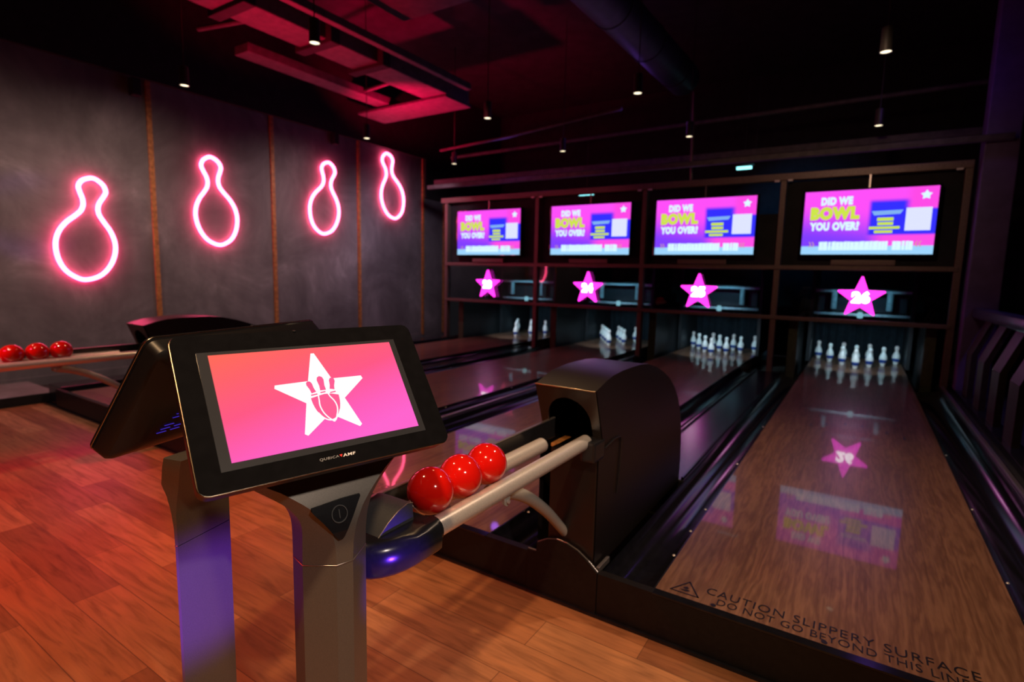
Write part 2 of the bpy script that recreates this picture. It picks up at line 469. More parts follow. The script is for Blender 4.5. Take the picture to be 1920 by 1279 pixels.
# wooden battens on the plaster wall
place = ['left of the leftmost neon pin', 'between the leftmost two neon pins', 'between the two middle neon pins',
         'left of the rightmost neon pin', 'right of the rightmost neon pin', 'at the far wall end']
for i, y in enumerate((-.186, 1.331, 2.847, 4.363, 5.879, 6.48)):
    o = link('wall_batten', bx(XW, XW + .028, y - .025, y + .025, .09, ZW if i < 5 else 2.6, bev=.004), M_BATTEN)
    tag(o, 'narrow orange-brown wooden batten on grey wall, ' + place[i], 'wall batten', 'upright battens on the plaster wall')
# small black speakers high on the wall
for i, (y, z, s) in enumerate(((1.18, 3.19, 1.), (3.86, 3.22, .9))):
    t = thing('wall_speaker', ['small black box speaker under ceiling edge beside the first full batten', 'small black box speaker under ceiling edge above the third neon pin'][i],
              'speaker', (XW, y, z), 0, 'small speakers high on the wall')
    link('cabinet', bx(.03, .12, -.045 * s, .045 * s, -.09 * s, .09 * s, bev=.008), M_BLACKWALL, t)
    link('bracket', bx(0, .03, -.02, .02, -.03, .03), M_DARKMETAL, t)

# ------------------------------------------------------------------ neon pins
HP = [(0, 0), (.03, .10), (.09, .178), (.19, .236), (.31, .262), (.42, .248), (.52, .197), (.60, .128), (.66, .082), (.72, .066),
      (.78, .076), (.84, .104), (.895, .121), (.95, .098), (.985, .05), (1, 0)]
def crom(P, n, closed):
    out = []; L = len(P)
    for i in range(L):
        p0, p1, p2, p3 = (P[(i + k) % L] for k in (-1, 0, 1, 2))
        for j in range(n):
            t = j / n
            out.append(tuple(.5 * (2 * p1[q] + (p2[q] - p0[q]) * t + (2 * p0[q] - 5 * p1[q] + 4 * p2[q] - p3[q]) * t * t + (3 * p1[q] - p0[q] - 3 * p2[q] + p3[q]) * t ** 3) for q in range(len(p1))))
    return out
outl = [(w, t * 1.07 - .535) for t, w in HP] + [(-w, t * 1.07 - .535) for t, w in HP[-2:0:-1]]
outl = crom(outl, 5, True)
neon = [(.675, 1.627, 8, 'leftmost and lowest pink neon bowling pin outline on grey wall'),
        (2.03, 2.075, -4.5, 'pink neon bowling pin outline, second from the left, leaning left'),
        (3.705, 2.332, 7.5, 'pink neon bowling pin outline, third from the left, leaning right'),
        (5.055, 2.70, -11, 'rightmost and highest pink neon bowling pin outline on grey wall')]
for y, z, a, lab in neon:
    t = thing('neon_pin_sign', lab, 'neon sign', (XW, y, z - .5), 0, 'neon pins on the wall')
    ca, sa = math.cos(math.radians(a)), math.sin(math.radians(a))
    pts = [(.035, u * ca + v * sa, -u * sa + v * ca + .5) for u, v in outl]
    link('neon_tube', tube(bmesh.new(), pts, .021, 12, closed=True), E_NEON, t, smooth=180)
    for k in (4, 45, 100):
        p = pts[k % len(pts)]
        link('standoff', tube(bmesh.new(), [(0, p[1], p[2]), (.022, p[1], p[2])], .006, 8), M_LCD, t, smooth=60)

# ------------------------------------------------------------------ lanes
def gutter_bm(x0, x1, y0=0.02, y1=5.55, depth=.075):
    bm = bmesh.new(); n = 12; sec = []
    w = (x1 - x0) / 2; cx = (x0 + x1) / 2
    for k in range(n + 1):
        a = PI * k / n
        sec.append((cx - w * math.cos(a), ZL - .012 - depth * math.sin(a)))
    low = [(x1, ZL - .14), (x0, ZL - .14)]
    prism(bm, sec + low, lambda a, b_, d: (a, d, b_), y0, y1)
    return bm
edgebits = random.Random(3)
for i in range(4):
    x = LX[i]
    t = thing('bowling_lane', 'glossy brown wood bowling lane, ' + LNAME[i], 'bowling lane', (x, 0, 0), 0, 'bowling lanes side by side')
    link('lane_bed', bx(0, 1.05, .012, 7.45, .02, ZL), M_LANE, t)
    link('front_panel', bx(0, 1.05, -.02, .012, 0, ZL - .006), M_FASCIA, t)
    link('front_edge', bx(0, 1.05, -.022, .012, ZL - .006, ZL + .0005), M_GUTTER, t)
    lw = .205 if True else .2
    left_w = .205 if (i % 2 == 1) else .232
    right_w = .205 if (i % 2 == 0) else .232
    g = gutter_bm(-left_w, -.006); link('gutter', g, M_GUTTER, t, smooth=40)
    g = gutter_bm(1.056, 1.05 + right_w); link('gutter', g, M_GUTTER, t, smooth=40)
    for a0, a1 in ((-left_w, 0), (1.05, 1.05 + right_w)):
        bm = bx(a0, a1, -.02, .012, 0, ZL - .001)
        link('gutter_front', bm, M_FASCIA, t)
    for a0 in (-.006, 1.05):
        link('gutter_lip', bx(a0, a0 + .006, .012, 7.45, ZL - .03, ZL - .001), M_CAP, t)
    # printed warning at the foul line
    f0 = lambda a, b_: (a, b_, ZL + .0012)
    tb = text_fit('CAUTION SLIPPERY SURFACE', f0, .155, .892, .080, .124, spacing=1.12)
    merge(tb, text_fit('DO NOT GO BEYOND THIS LINE', f0, .200, .862, .032, .070, spacing=1.08))
    link('warning_text', tb, M_INK, t, smooth='raw')
    tri = bmesh.new()
    for a, b_ in (((.046, .038), (.092, .119)), ((.092, .119), (.14, .039)), ((.14, .039), (.046, .038))):
        A, B = Vector(a), Vector(b_); d = (B - A).normalized(); n_ = Vector((-d.y, d.x)) * .0028
        poly2(tri, [A + n_ - d * .002, B + n_ + d * .002, B - n_ + d * .002, A - n_ - d * .002], f0)
    poly2(tri, [(.074, .058), (.096, .052), (.108, .060), (.100, .066), (.088, .062)], f0)
    poly2(tri, [(.080, .072), (.093, .066), (.100, .074), (.092, .086)], f0)
    link('warning_symbol', tri, M_INK, t, smooth='raw')
    for px in (.193, .516, .84):
        bm = bmesh.new(); poly2(bm, [(px + .009 * math.cos(k * PI / 8), .024 + .009 * math.sin(k * PI / 8)) for k in range(16)], f0)
        link('foul_line_dot', bm, M_INK, t, smooth='raw')
    for px, py in ((.28, 2.86), (.38, 2.95), (.50, 3.06), (.61, 3.06), (.76, 2.95), (.86, 2.86)):
        bm = bmesh.new(); poly2(bm, [(px - .012, py - .05), (px + .012, py - .05), (px, py + .06)], f0)
        link('aiming_arrow', bm, M_INK, t, smooth='raw')
    for yy in (.30, .55, .82, 1.6, 2.6):
        for a0 in (-.018, 1.068):
            bm = bmesh.new(); lathe(bm, [(.0, .004), (.004, .003), (.006, 0)], 10, (a0, yy, ZL - .012))
            link('gutter_screw', bm, M_STEEL, t, smooth=60)

# dividers between neighbouring lanes
def divider(name, x0, x1, label, strip=None, pit=None):
    t = thing(name, label, 'lane divider', (0, 0, 0), 0, 'black dividers beside the lanes')
    bm = bmesh.new()
    if pit: box(bm, x0, x1, pit, 5.40, -.01, ZL - .012, bev=.01)
    else: box(bm, x0, x1, -.0 + .012, 5.40, -.01, ZL + .008, bev=.004)
    link('divider_body', bm, M_CAP, t)
    if strip is not None:
        link('metal_strip', bx(strip - .012, strip + .012, .02, 5.40, ZL + .009, ZL + .024, bev=.003), M_EDGE, t)
    return t
divider('lane_divider', -(1.05 + GP + GN / 2) - .032, -(1.05 + GP + GN / 2) + .032, 'black divider with bright metal strip between the two middle lanes', -(1.05 + GP + GN / 2))
divider('lane_divider', 1.282, 1.345, 'black divider with bright metal strip right of the rightmost lane', 1.314)
divider('lane_divider', LX[0] - .5, LX[0] - .232, 'black flat divider between the leftmost lane and the grey wall')
for k, (a, lab) in enumerate(((-GP, 'flat black cover between gutters behind the nearer ball return hood'), (LX[1] - GP, 'flat black cover between gutters behind the far ball return hood'))):
    t = thing('ball_track_cover', lab, 'track cover', (a, 0, 0), 0, 'covers over the ball tracks')
    link('cover_panel', bx(.205, GP - .205, 1.13, 5.40, -.01, ZL - .012, bev=.012), M_CAP, t)
    link('side_rib', bx(.212, .226, 1.14, 5.40, ZL - .012, ZL + .004, bev=.003), M_GUTTER, t)
    link('side_rib', bx(GP - .226, GP - .212, 1.14, 5.40, ZL - .012, ZL + .004, bev=.003), M_GUTTER, t)
    # front fascia with its raised arch
    t = thing('return_front_panel', ['black front panel with raised arched end under the nearer ball return', 'black front panel with raised arched end under the far ball return'][k], 'front panel', (a, 0, 0), 0, 'front panels under the ball returns')
    arch = [(.205, 0), (GP - .205, 0), (GP - .205, .168), (GP - .245, .200), (GP - .29, .228), (GP - .335, .243), (GP - .38, .246), (GP - .42, .236), (GP - .462, .212), (GP - .464, .174), (.205, .174)]
    arch = [(min(max(p, .207), GP - .207), q) for p, q in arch]
    bm = prism(bmesh.new(), arch, lambda p, q, d: (p, d, q), -.024, -.004); link('panel', bm, M_FASCIA, t)
    bm = bmesh.new()
    for (p, q), (p2, q2) in zip(arch[2:], arch[3:]): tube(bm, [(p, -.014, q + .001), (p2, -.014, q2 + .001)], .0022, 6)
    link('edge_trim', bm, M_EDGE, t, smooth=60)
    link('latch', bx(GP - .221, GP - .208, .0, .10, ZL - .01, ZL + .012, bev=.002), M_EDGE, t)

# thin reflective strip at the foot of the lane fronts
struct('baseboard_foul', bx(LX[0] - .5, 1.6, -.034, -.024, 0, .012), M_GUTTER)
struct('trim_4', bx(1.29, 5.0, -.02, 7.5, 0, ZL - .03), M_BLACKWALL)
struct('trim_5', bx(XW, LX[0] - .505, .1, 5.9, 0, .03), M_CARPET)

# ------------------------------------------------------------------ ball returns
HPROF = [(-.05, .848), (.0, .862), (.05, .874), (.106, .884), (.20, .890), (.30, .890), (.40, .888), (.50, .878), (.62, .850), (.73, .812), (.83, .768), (.93, .706),
         (1.0, .640), (1.05, .570), (1.09, .48), (1.112, .38), (1.118, .28), (1.112, .158)]
HLOW = [(.002, .158), (.002, .60), (.035, .625)]
def ball_return(x, label):
    """x: middle of the hood"""
    t = thing('ball_return', label, 'ball return', (x, 0, 0), 0, 'ball returns between lane pairs')
    w = .122
    # hood shell: curved top, two side cheeks
    bm = bmesh.new()
    pr = HPROF
    A = [bm.verts.new((-w, y, z)) for y, z in pr]; B = [bm.verts.new((w, y, z)) for y, z in pr]
    for i in range(len(pr) - 1): bm.faces.new((A[i], B[i], B[i + 1], A[i + 1]))
    full = pr + HLOW
    for s in (-1, 1):
        V = [bm.verts.new((s * w, y, z)) for y, z in full]; bm.faces.new(V)
    bmesh.ops.remove_doubles(bm, verts=bm.verts, dist=1e-5)
    link('hood', bm, M_HOOD, t, smooth=35)
    # front frame with an arched opening
    bm = bmesh.new()
    def fp(u, v):   # v 0..1 from lip to crest along the slanted front
        return (u, .035 + (-.05 - .035) * v, .625 + (.848 - .625) * v)
    outer = [(-w, 0), (w, 0), (w, 1), (-w, 1)]
    hole = [(-.088, 0)] + [(.088 * math.cos(a), .42 + .40 * math.sin(a)) for a in [PI - PI * k / 12 for k in range(13)]] + [(.088, 0)]
    left = [(-w, 0), (-.088, 0)] + hole[1:7 + 1] + [(0, 1), (-w, 1)]
    right = [(0, 1)] + hole[7:14] + [(.088, 0), (w, 0), (w, 1)]
    for P_ in (left, right):
        bm.faces.new([bm.verts.new(fp(*p)) for p in P_])
    r_ = bmesh.ops.extrude_face_region(bm, geom=list(bm.faces))
    bmesh.ops.translate(bm, verts=[v for v in r_['geom'] if isinstance(v, bmesh.types.BMVert)], vec=(0, .008, 0))
    link('front_frame', bm, M_HOOD, t)
    link('front_edge_trim', tube(bmesh.new(), [(-w, -.05, .848), (w, -.05, .848)], .003, 8), M_RIM, t, smooth=60)
    link('dark_interior', bx(-.112, .112, .30, .31, .5, .85), M_HOOD_IN, t)
    link('ball_tray', bx(-.10, .10, .045, .30, .585, .600, bev=.003), M_BATTEN, t)
    # lower column
    link('front_column', bx(-.075, w - .004, .0, .20, .158, .60, bev=.006), M_HOOD, t)
    link('lip_bracket', bx(w - .055, w + .004, -.045, .05, .585, .66, bev=.01), M_BLACKPL, t)
    bm = tube(bmesh.new(), [(w + .003, .05, .62), (w + .004, .14, .635), (w + .004, .20, .63), (w + .004, .215, .60), (w + .004, .205, .5), (w + .004, .19, .40)], .0028, 6)
    link('panel_seam_cable', bm, M_BLACKPL, t, smooth=60)
    # rack tubes
    for px, y1 in ((.073, -.01), (-.037, -.14)):
        link('rack_tube', tube(bmesh.new(), [(px, -.90, .65), (px, y1, .65)], .0255, 24), M_STEEL, t, smooth=60)
    link('side_plate', bx(-.094, -.086, -.90, .05, .625, .70, bev=.002), M_BLACKPL, t)
    link('side_plate_edge', bx(-.0955, -.0845, -.90, .05, .7005, .704), M_EDGE, t)
    # curved support arm, bracket and bolt
    pts = crom([(-.01, -.60, .612), (-.01, -.50, .600), (-.01, -.39, .567), (-.01, -.27, .505), (-.01, -.14, .410), (-.01, -.035, .315), (-.01, .03, .25), (-.01, .06, .2)], 5, False)[5:30]
    link('support_arm', tube(bmesh.new(), pts, [.024 - .007 * k / len(pts) for k in range(len(pts))], 18), M_BEIGE, t, smooth=60)
    bm = prism(bmesh.new(), [(-.018, .03), (.018, .03), (.014, -.012), (0, -.022), (-.014, -.012)], lambda a, b_, d: (d, -.53 + a, .612 + b_), .066, .074)
    br = link('tube_bracket', bm, M_BEIGE, t)
    link('bolt', lathe(bmesh.new(), [(0, .0), (.006, .0), (.006, .006), (0, .008)], 10, (0, 0, 0)), M_STEEL, br, smooth=50).matrix_local = Matrix.Translation((.075, -.53, .606)) @ Matrix.Rotation(PI / 2, 4, 'Y')
    # rounded black bumper at the near end, with the ball stop on it
    def bump(off, y_end):
        L = [(.108 - off, -.855), (.108 - off, -.93)]
        n = 12
        for k in range(n + 1):
            a = PI * k / n
            L.append((.018 + (.090 - off) * math.cos(a), -.93 - (y_end - off) * math.sin(a)))
        L += [(-.072 + off, -.93), (-.072 + off, -.855)]
        return L
    bm = bmesh.new(); rings = []
    for zz, off in ((.600, .030), (.604, .014), (.616, .002), (.640, 0), (.662, .003), (.676, .014), (.680, .028)):
        rings.append([bm.verts.new((p, q, zz)) for p, q in bump(off, .125)])
    n = len(rings[0])
    for a_, b_ in zip(rings, rings[1:]):
        for k in range(n): bm.faces.new((a_[k], a_[(k + 1) % n], b_[(k + 1) % n], b_[k]))
    bm.faces.new(rings[0][::-1]); bm.faces.new(rings[-1])
    link('end_bumper', bm, M_BLACKPL, t, smooth=50)
    bm = bmesh.new(); sec = []
    prof = [(-.884, .675), (-.889, .722), (-.905, .726), (-.935, .718), (-.965, .702), (-1.0, .675)]
    prism(bm, prof, lambda a, b_, d: (d, a, b_), -.052, .045)
    link('ball_stop', bm, M_GREYPL, t, smooth=40)
    link('stop_edge', tube(bmesh.new(), [(.046, a, b_) for a, b_ in prof[1:]], .0016, 6), M_EDGE, t, smooth=60)
    link('end_collar', tube(bmesh.new(), [(.073, -.885, .65), (.073, -.845, .65)], .031, 20), M_BLACKPL, t, smooth=60)
    return t
RX = [-(2.1 + 1.5 * GP + GN) , -GP / 2]
ball_return(RX[1] + .004, 'brown hooded ball return with steel rack beside the rightmost lane')
ball_return(RX[0] + .004, 'dark hooded ball return behind the terminals, nearer the grey wall')

def ball(loc, label, group):
    bm = bmesh.new(); bmesh.ops.create_uvsphere(bm, u_segments=48, v_segments=28, radius=.0585)
    o = link('bowling_ball', bm, M_RED, smooth=180); o.location = loc
    return tag(o, label, 'bowling ball', group)
for x0, grp, where in ((RX[1] + .022, 'red balls on the nearer rack', 'nearer steel rack'), (RX[0] + .022, 'red balls on the far rack', 'far steel rack by the wall')):
    for k, w_ in enumerate(('closest to the end bumper', 'middle of the three', 'closest to the hood')):
        y = (-.795, -.676, -.557)[k]
        if grp.endswith('far rack'): y += .085
        ball((x0, y, .7135), 'shiny red bowling ball on %s, %s' % (where, w_), grp)

# ------------------------------------------------------------------ pins
PROF = [(0, 0), (.0255, 0), (.0265, .004), (.033, .03), (.040, .055), (.0455, .085), (.046, .10), (.043, .122), (.034, .146), (.0235, .168),
        (.0195, .183), (.0205, .196), (.0245, .210), (.0265, .223), (.0245, .236), (.0175, .246), (.008, .2505), (0, .2515)]
pb = lathe(bmesh.new(), PROF, 28)
pin0 = link('bowling_pin', pb, M_PIN, smooth=60)
bm = lathe(bmesh.new(), [(.0372, .042), (.0402, .050), (.0440, .066), (.0465, .083)], 28)
band0 = link('blue_band', bm, M_PINBAND, pin0, smooth=40)
spots = [(0, 0, 'head pin in front'), (-.5, 1, 'second row left'), (.5, 1, 'second row right'), (-1, 2, 'third row left'), (0, 2, 'third row middle'), (1, 2, 'third row right'),
         (-1.5, 3, 'back row far left'), (-.5, 3, 'back row inner left'), (.5, 3, 'back row inner right'), (1.5, 3, 'back row far right')]
first = True
for i in range(4):
    for dx, row, nm in spots:
        if first: p = pin0; first = False
        else:
            p = pin0.copy(); COL.objects.link(p)
            c = band0.copy(); COL.objects.link(c); c.parent = p
        p.location = (LC[i] + dx * .3048, 6.30 + row * .264, ZL)
        tag(p, 'white blue-banded pin, %s, %s' % (LNAME[i], nm), 'bowling pin', 'ten pins on the ' + LNAME[i])

# ------------------------------------------------------------------ pin end: kickbacks, machines, curtains
kb = [(LX[0] - .14, 'left of the leftmost lane'), (LX[1] - .10, 'left of the second lane'), (LX[2] - .12, 'left of the third lane'), (LX[3] - .14, 'left of the rightmost lane'), (1.05 + .14, 'right of the rightmost lane')]
for x, lab in kb:
    t = thing('kickback', 'dark pin side board with olive front edge, ' + lab, 'side board', (x, 5.57, 0), 0, 'side boards of the pin decks')
    link('board', bx(-.03, .03, .02, 1.9, -.01, .80), M_DARKMETAL, t)
    link('front_edge', bx(-.05, .05, 0, .02, -.01, .80, bev=.004), M_OLIVE, t)
for i in range(4):
    t = thing('pin_curtain', 'dark blue-green curtain behind the pins of the ' + LNAME[i], 'curtain', (LC[i], 7.7, 0), 0, 'curtains behind the pins')
    bm = bmesh.new(); n = 60
    A = []; B = []
    for k in range(n + 1):
        x = -.62 + 1.24 * k / n; y = .02 * math.sin(k * 1.3)
        A.append(bm.verts.new((x, y, -.01))); B.append(bm.verts.new((x, y, 1.0)))
    for k in range(n): bm.faces.new((A[k], A[k + 1], B[k + 1], B[k]))
    for v in list(bm.verts): pass
    r_ = bmesh.ops.extrude_face_region(bm, geom=list(bm.faces)); bmesh.ops.translate(bm, verts=[v for v in r_['geom'] if isinstance(v, bmesh.types.BMVert)], vec=(0, .01, 0))
    link('cloth', bm, M_CURTAIN, t, smooth=60)
    t = thing('pin_machine', 'pinsetting machine with pale cyan-lit bars behind glass, ' + LNAME[i], 'pinsetter', (LC[i], 6.7, 0), 0, 'pinsetting machines behind the masking')
    link('top_beam', bx(-.53, .53, -.03, .03, 1.115, 1.165, bev=.004), M_DARKMETAL, t)
    link('top_rail', bx(-.53, .53, -.045, -.03, 1.12, 1.15), M_LITMETAL, t)
    for s in (-.31, .31):
        link('pin_elevator_tube', tube(bmesh.new(), [(s, -.05, .90), (s, -.05, 1.12)], .036, 16), M_LITMETAL, t, smooth=60)
    link('lower_rail', bx(-.53, .53, -.05, -.02, .818, .850, bev=.003), M_LITMETAL, t)
    link('centre_bulb', lathe(bmesh.new(), [(.02, 0), (.034, .01), (.036, .06), (.02, .08)], 14, (0, -.07, .79)), E_BULB, t, smooth=60)
    link('deck_body', bx(-.50, .50, .06, .55, .86, 1.10, bev=.01), M_DARKMETAL, t)
    for s in (-1, 1):
        link('side_frame', bx(s * .56 - .02, s * .56 + .02, -.06, .9, ZL, 1.6), M_DARKMETAL, t)

# ------------------------------------------------------------------ masking frame
XP = [LX[0] - .36, (LX[0] + 1.05 + LX[1]) / 2, (LX[1] + 1.05 + LX[2]) / 2, -GP / 2, 1.33]
t = thing('masking_frame', 'long brown metal frame of rails and posts holding the screens above the lanes', 'frame', (0, YM, 0))
for k, x in enumerate(XP):
    link('post', bx(x - .03, x + .03, -.03, .06, -.01, 2.42, bev=.004), M_FRAME, t)
link('top_rail', bx(XP[0] - .1, XP[4] + .03, -.04, .07, 2.42, 2.50, bev=.005), M_FRAME, t)
link('middle_rail', bx(XP[0], XP[4], -.045, .05, 1.385, 1.435, bev=.005), M_FRAME, t)
link('lower_rail', bx(XP[0], XP[4], -.045, .05, .79, .835, bev=.005), M_FRAME, t)
M_GLASS = mat('masking_glass', (.9, .95, 1), .02)
def glassy():
    M = bpy.data.materials.new('tinted_glass'); M.use_nodes = True; T_ = M.node_tree; T_.nodes.clear()
    o = T_.nodes.new('ShaderNodeOutputMaterial'); mx = T_.nodes.new('ShaderNodeMixShader')
    tr = T_.nodes.new('ShaderNodeBsdfTransparent'); gl = T_.nodes.new('ShaderNodeBsdfGlossy'); fr = T_.nodes.new('ShaderNodeFresnel')
    tr.inputs[0].default_value = (.72, .76, .80, 1); gl.inputs['Roughness'].default_value = .02; fr.inputs[0].default_value = 1.5
    T_.links.new(fr.outputs[0], mx.inputs[0]); T_.links.new(tr.outputs[0], mx.inputs[1]); T_.links.new(gl.outputs[0], mx.inputs[2]); T_.links.new(mx.outputs[0], o.inputs[0])
    return M
M_GLASS = glassy()
for k in range(4):
    link('glass_pane', bx(XP[k] + .032, XP[k + 1] - .032, .012, .018, .837, 1.383), M_GLASS, t)
    link('bay_backing', bx(XP[k] + .032, XP[k + 1] - .032, .062, .072, 1.436, 2.05 if k == 2 else 2.41), M_BLACKWALL, t)
for k, x in ((1, -.07), (1, .07), (2, -.07), (2, .07), (3, -.07), (3, .07), (4, -.08)):
    link('corner_clip', bx(XP[k] + x - .028, XP[k] + x + .028, -.05, -.03, 2.405, 2.425, bev=.003), M_PIN, t)

# upper beam and rails above the masking
for n_, (a, lab) in enumerate((((-5.65, 1.6, 5.15, 5.22, 2.62, 2.68), 'long dark horizontal beam just above the masking frame'), ((-6.2, 1.6, 5.95, 6.05, 2.85, 2.93), 'long dark horizontal beam above and behind the masking frame'))):
    tag(link('ceiling_beam', bx(*a, bev=.005), M_BEAM), lab, 'beam', 'beams across the room above the screens')

# ------------------------------------------------------------------ TV screens
Z0, Z1 = 1.562, 2.262
def tv(i):
    x = LC[i] + (.0, -.0, .0, -.03)[i]
    w = .61
    t = thing('advert_screen', 'wide pink and violet advert screen above the ' + LNAME[i], 'screen', (x, YM - .06, 1.9), 0, 'advert screens above the lanes')
    link('housing', bx(-.635, .635, 0, .055, Z0 - 1.9 - .018, Z1 - 1.9 + .018, bev=.006), M_BEZEL, t)
    def F(d): return lambda a, b_: (-w + 2 * w * a, d, Z0 - 1.9 + (Z1 - Z0) * b_)
    f = F(-.002); D = uvquad('display', [f(0, 0), f(1, 0), f(1, 1), f(0, 1)], E_TVBG, t)
    f = F(-.004)
    bm = text_fit('DID WE', f, .135, .385, .775, .905, bold=.075, spacing=1.12); link('headline_text', bm, E_TVW, D, smooth='raw')
    bm = text_fit('BOWL', f, .055, .445, .545, .755, bold=.085, spacing=1.14); link('bowl_text', bm, E_TVY, D, smooth='raw')
    bm = text_fit('YOU OVER?', f, .055, .450, .375, .515, bold=.075, spacing=1.1); link('question_text', bm, E_TVW, D, smooth='raw')
    bm = bmesh.new(); poly2(bm, [(.915 + p * .57 / 1.0, .875 + q) for p, q in star_pts(.075, .042)], f); link('small_star', bm, E_TVW, D, smooth='raw')
    bm = bmesh.new(); poly2(bm, [(.785, .355), (.965, .355), (.965, .695), (.785, .695)], f); P_ = link('white_panel', bm, E_TVP, D, smooth='raw')
    f = F(-.006); bm = bmesh.new()
    f = F(-.004)
    bm = bmesh.new()
    poly2(bm, [(.535, .66), (.765, .67), (.745, .61), (.555, .595)], f); link('small_print_line', bm, E_TVB, D, smooth='raw')
    bm = bmesh.new()
    for a0, a1, b0, b1 in ((.58, .70, .51, .56), (.585, .70, .445, .49), (.525, .75, .385, .425), (.565, .70, .325, .365)):
        poly2(bm, [(a0, b0), (a1, b0), (a1, b1), (a0, b1)], f)
    link('lime_print_lines', bm, E_TVY, D, smooth='raw')
    bm = bmesh.new(); rr = random.Random(5); a0 = .145
    while a0 < .84:
        ww = .020 + rr.random() * .018
        if not (.675 < a0 < .70): poly2(bm, [(a0, .065), (a0 + ww, .065), (a0 + ww, .195 + .012 * rr.random()), (a0, .20)], f)
        a0 += ww + (.0015 if rr.random() < .8 else .006)
    link('bottom_caption', bm, E_TVW, D, smooth='raw')
    bm = bmesh.new()
    for s, c0 in ((1, .060), (1, .085), (-1, .89), (-1, .915)):
        poly2(bm, [(c0, .115), (c0 + s * .008, .115), (c0 + s * .022, .155), (c0 + s * .008, .20), (c0, .20), (c0 + s * .014, .155)], f)
    link('chevron_marks', bm, E_TVO, D, smooth='raw')
    link('mounting_bar', bx(-.30, .30, .0, .05, 1.442 - 1.9, 1.50 - 1.9, bev=.006), M_FRAME, t)
    link('hanger_rod', bx(-.008, .008, .02, .036, Z1 - 1.9 + .018, 2.42 - 1.9), M_EDGE, t)
for i in range(4): tv(i)

# ------------------------------------------------------------------ number stars
nums = ['23', '24', '25', '26']
for i in range(4):
    x = (-4.572, -2.805, -1.247, .515)[i]
    t = thing('number_star_sign', 'glowing magenta star sign with white lane number %s above the pins' % nums[i], 'star sign', (x, YM - .055, 1.085), 0, 'star signs above the lanes')
    pts = star_pts(.248, .105, 90, .008)
    bm = prism(bmesh.new(), pts, lambda a, b_, d: (a, d, b_), 0, .028); 
    link('star_body', bm, E_STAR, t)
    bm = text_fit(nums[i], lambda a, b_: (a, -.004, b_), -.088, .088, -.062, .072, bold=.07, spacing=1.08); link('lane_number', bm, E_WHITE, t, smooth='raw')
    link('mount', bx(-.02, .02, .028, .055, -.05, .05), M_DARKMETAL, t)

# ------------------------------------------------------------------ ceiling services
tag(link('ceiling_beam', bx(-4.72, -4.30, .4, 4.5, 3.60, 3.78, bev=.01), M_BEAM), 'broad red-lit ceiling beam running away above the wall side', 'beam')
tag(link('ceiling_beam', bx(-4.04, -3.96, .4, 4.1, 3.62, 3.70, bev=.01), M_BEAM), 'thin red-lit ceiling beam right of the broad red one', 'beam')
tag(link('ceiling_beam', bx(-5.62, -5.36, 1.9, 4.3, 3.62, 3.72, bev=.01), M_BEAM), 'dim red ceiling beam closest to the grey wall', 'beam')
tag(link('ceiling_panel', bx(-6.0, -4.3, 4.0, 4.55, 3.56, 3.60, bev=.01), M_BEAM), 'bright red-lit flat panel at the end of the ceiling beams', 'ceiling panel')
for k, (y, lab) in enumerate(((1.22, 'black clamp across the broad ceiling beam, nearest of three'), (2.15, 'black clamp across the broad ceiling beam, middle of three'), (2.86, 'black clamp across the broad ceiling beam, farthest of three'))):
    tag(link('beam_clamp', bx(-4.8, -4.22, y - .06, y + .06, 3.56, 3.80, bev=.01), M_BLACKWALL), lab, 'clamp', 'clamps on the ceiling beam')
for a, b_, lab in (((-5.6, 1.5, 3.75), (-4.72, 1.7, 3.75), 'slender red-lit strut bracing the broad ceiling beam, nearer one'), ((-5.6, 3.6, 3.68), (-4.72, 3.5, 3.68), 'slender red-lit strut beside the bright red ceiling panel')):
    tag(link('ceiling_strut', tube(bmesh.new(), [a, b_], .025, 10), M_BEAM, smooth=60), lab, 'strut', 'struts between ceiling beams')
bm = bmesh.new(); tube(bm, [(-1.7, 1.0, 3.75), (-1.6, 5.4, 3.75)], .20, 28)
for k in range(5): tube(bm, [(-1.69 + .02 * k, 1.4 + .9 * k, 3.75), (-1.69 + .02 * k, 1.43 + .9 * k, 3.75)], .208, 28)
tag(link('air_duct', bm, M_DUCT, smooth=40), 'round dark air duct running along the middle of the ceiling', 'duct')
tag(link('ceiling_box', bx(-4.0, -2.7, 1.9, 2.9, 4.0, 4.4, bev=.02), M_BEAM), 'large dim red box unit hung under the ceiling', 'ceiling unit')
tag(link('conduit_pipe', tube(bmesh.new(), [(-5.2, 4.95, 3.15), (-3.9, 4.9, 3.2), (-2.2, 4.9, 3.35)], .02, 8), M_BEAM, smooth=60), 'thin dim red pipe above the screens', 'pipe')
tag(link('conduit_pipe', tube(bmesh.new(), [(-1.44, 5.45, 2.50), (-1.47, 5.45, 3.6)], .018, 8), M_FRAME, smooth=60), 'thin upright pipe rising above the third screen', 'pipe')
tag(link('conduit_pipe', tube(bmesh.new(), [(-6.0, 6.2, 3.35), (4.6, 6.2, 3.5)], .03, 8), M_BEAM, smooth=60), 'long faint pipe crossing the dark ceiling', 'pipe')

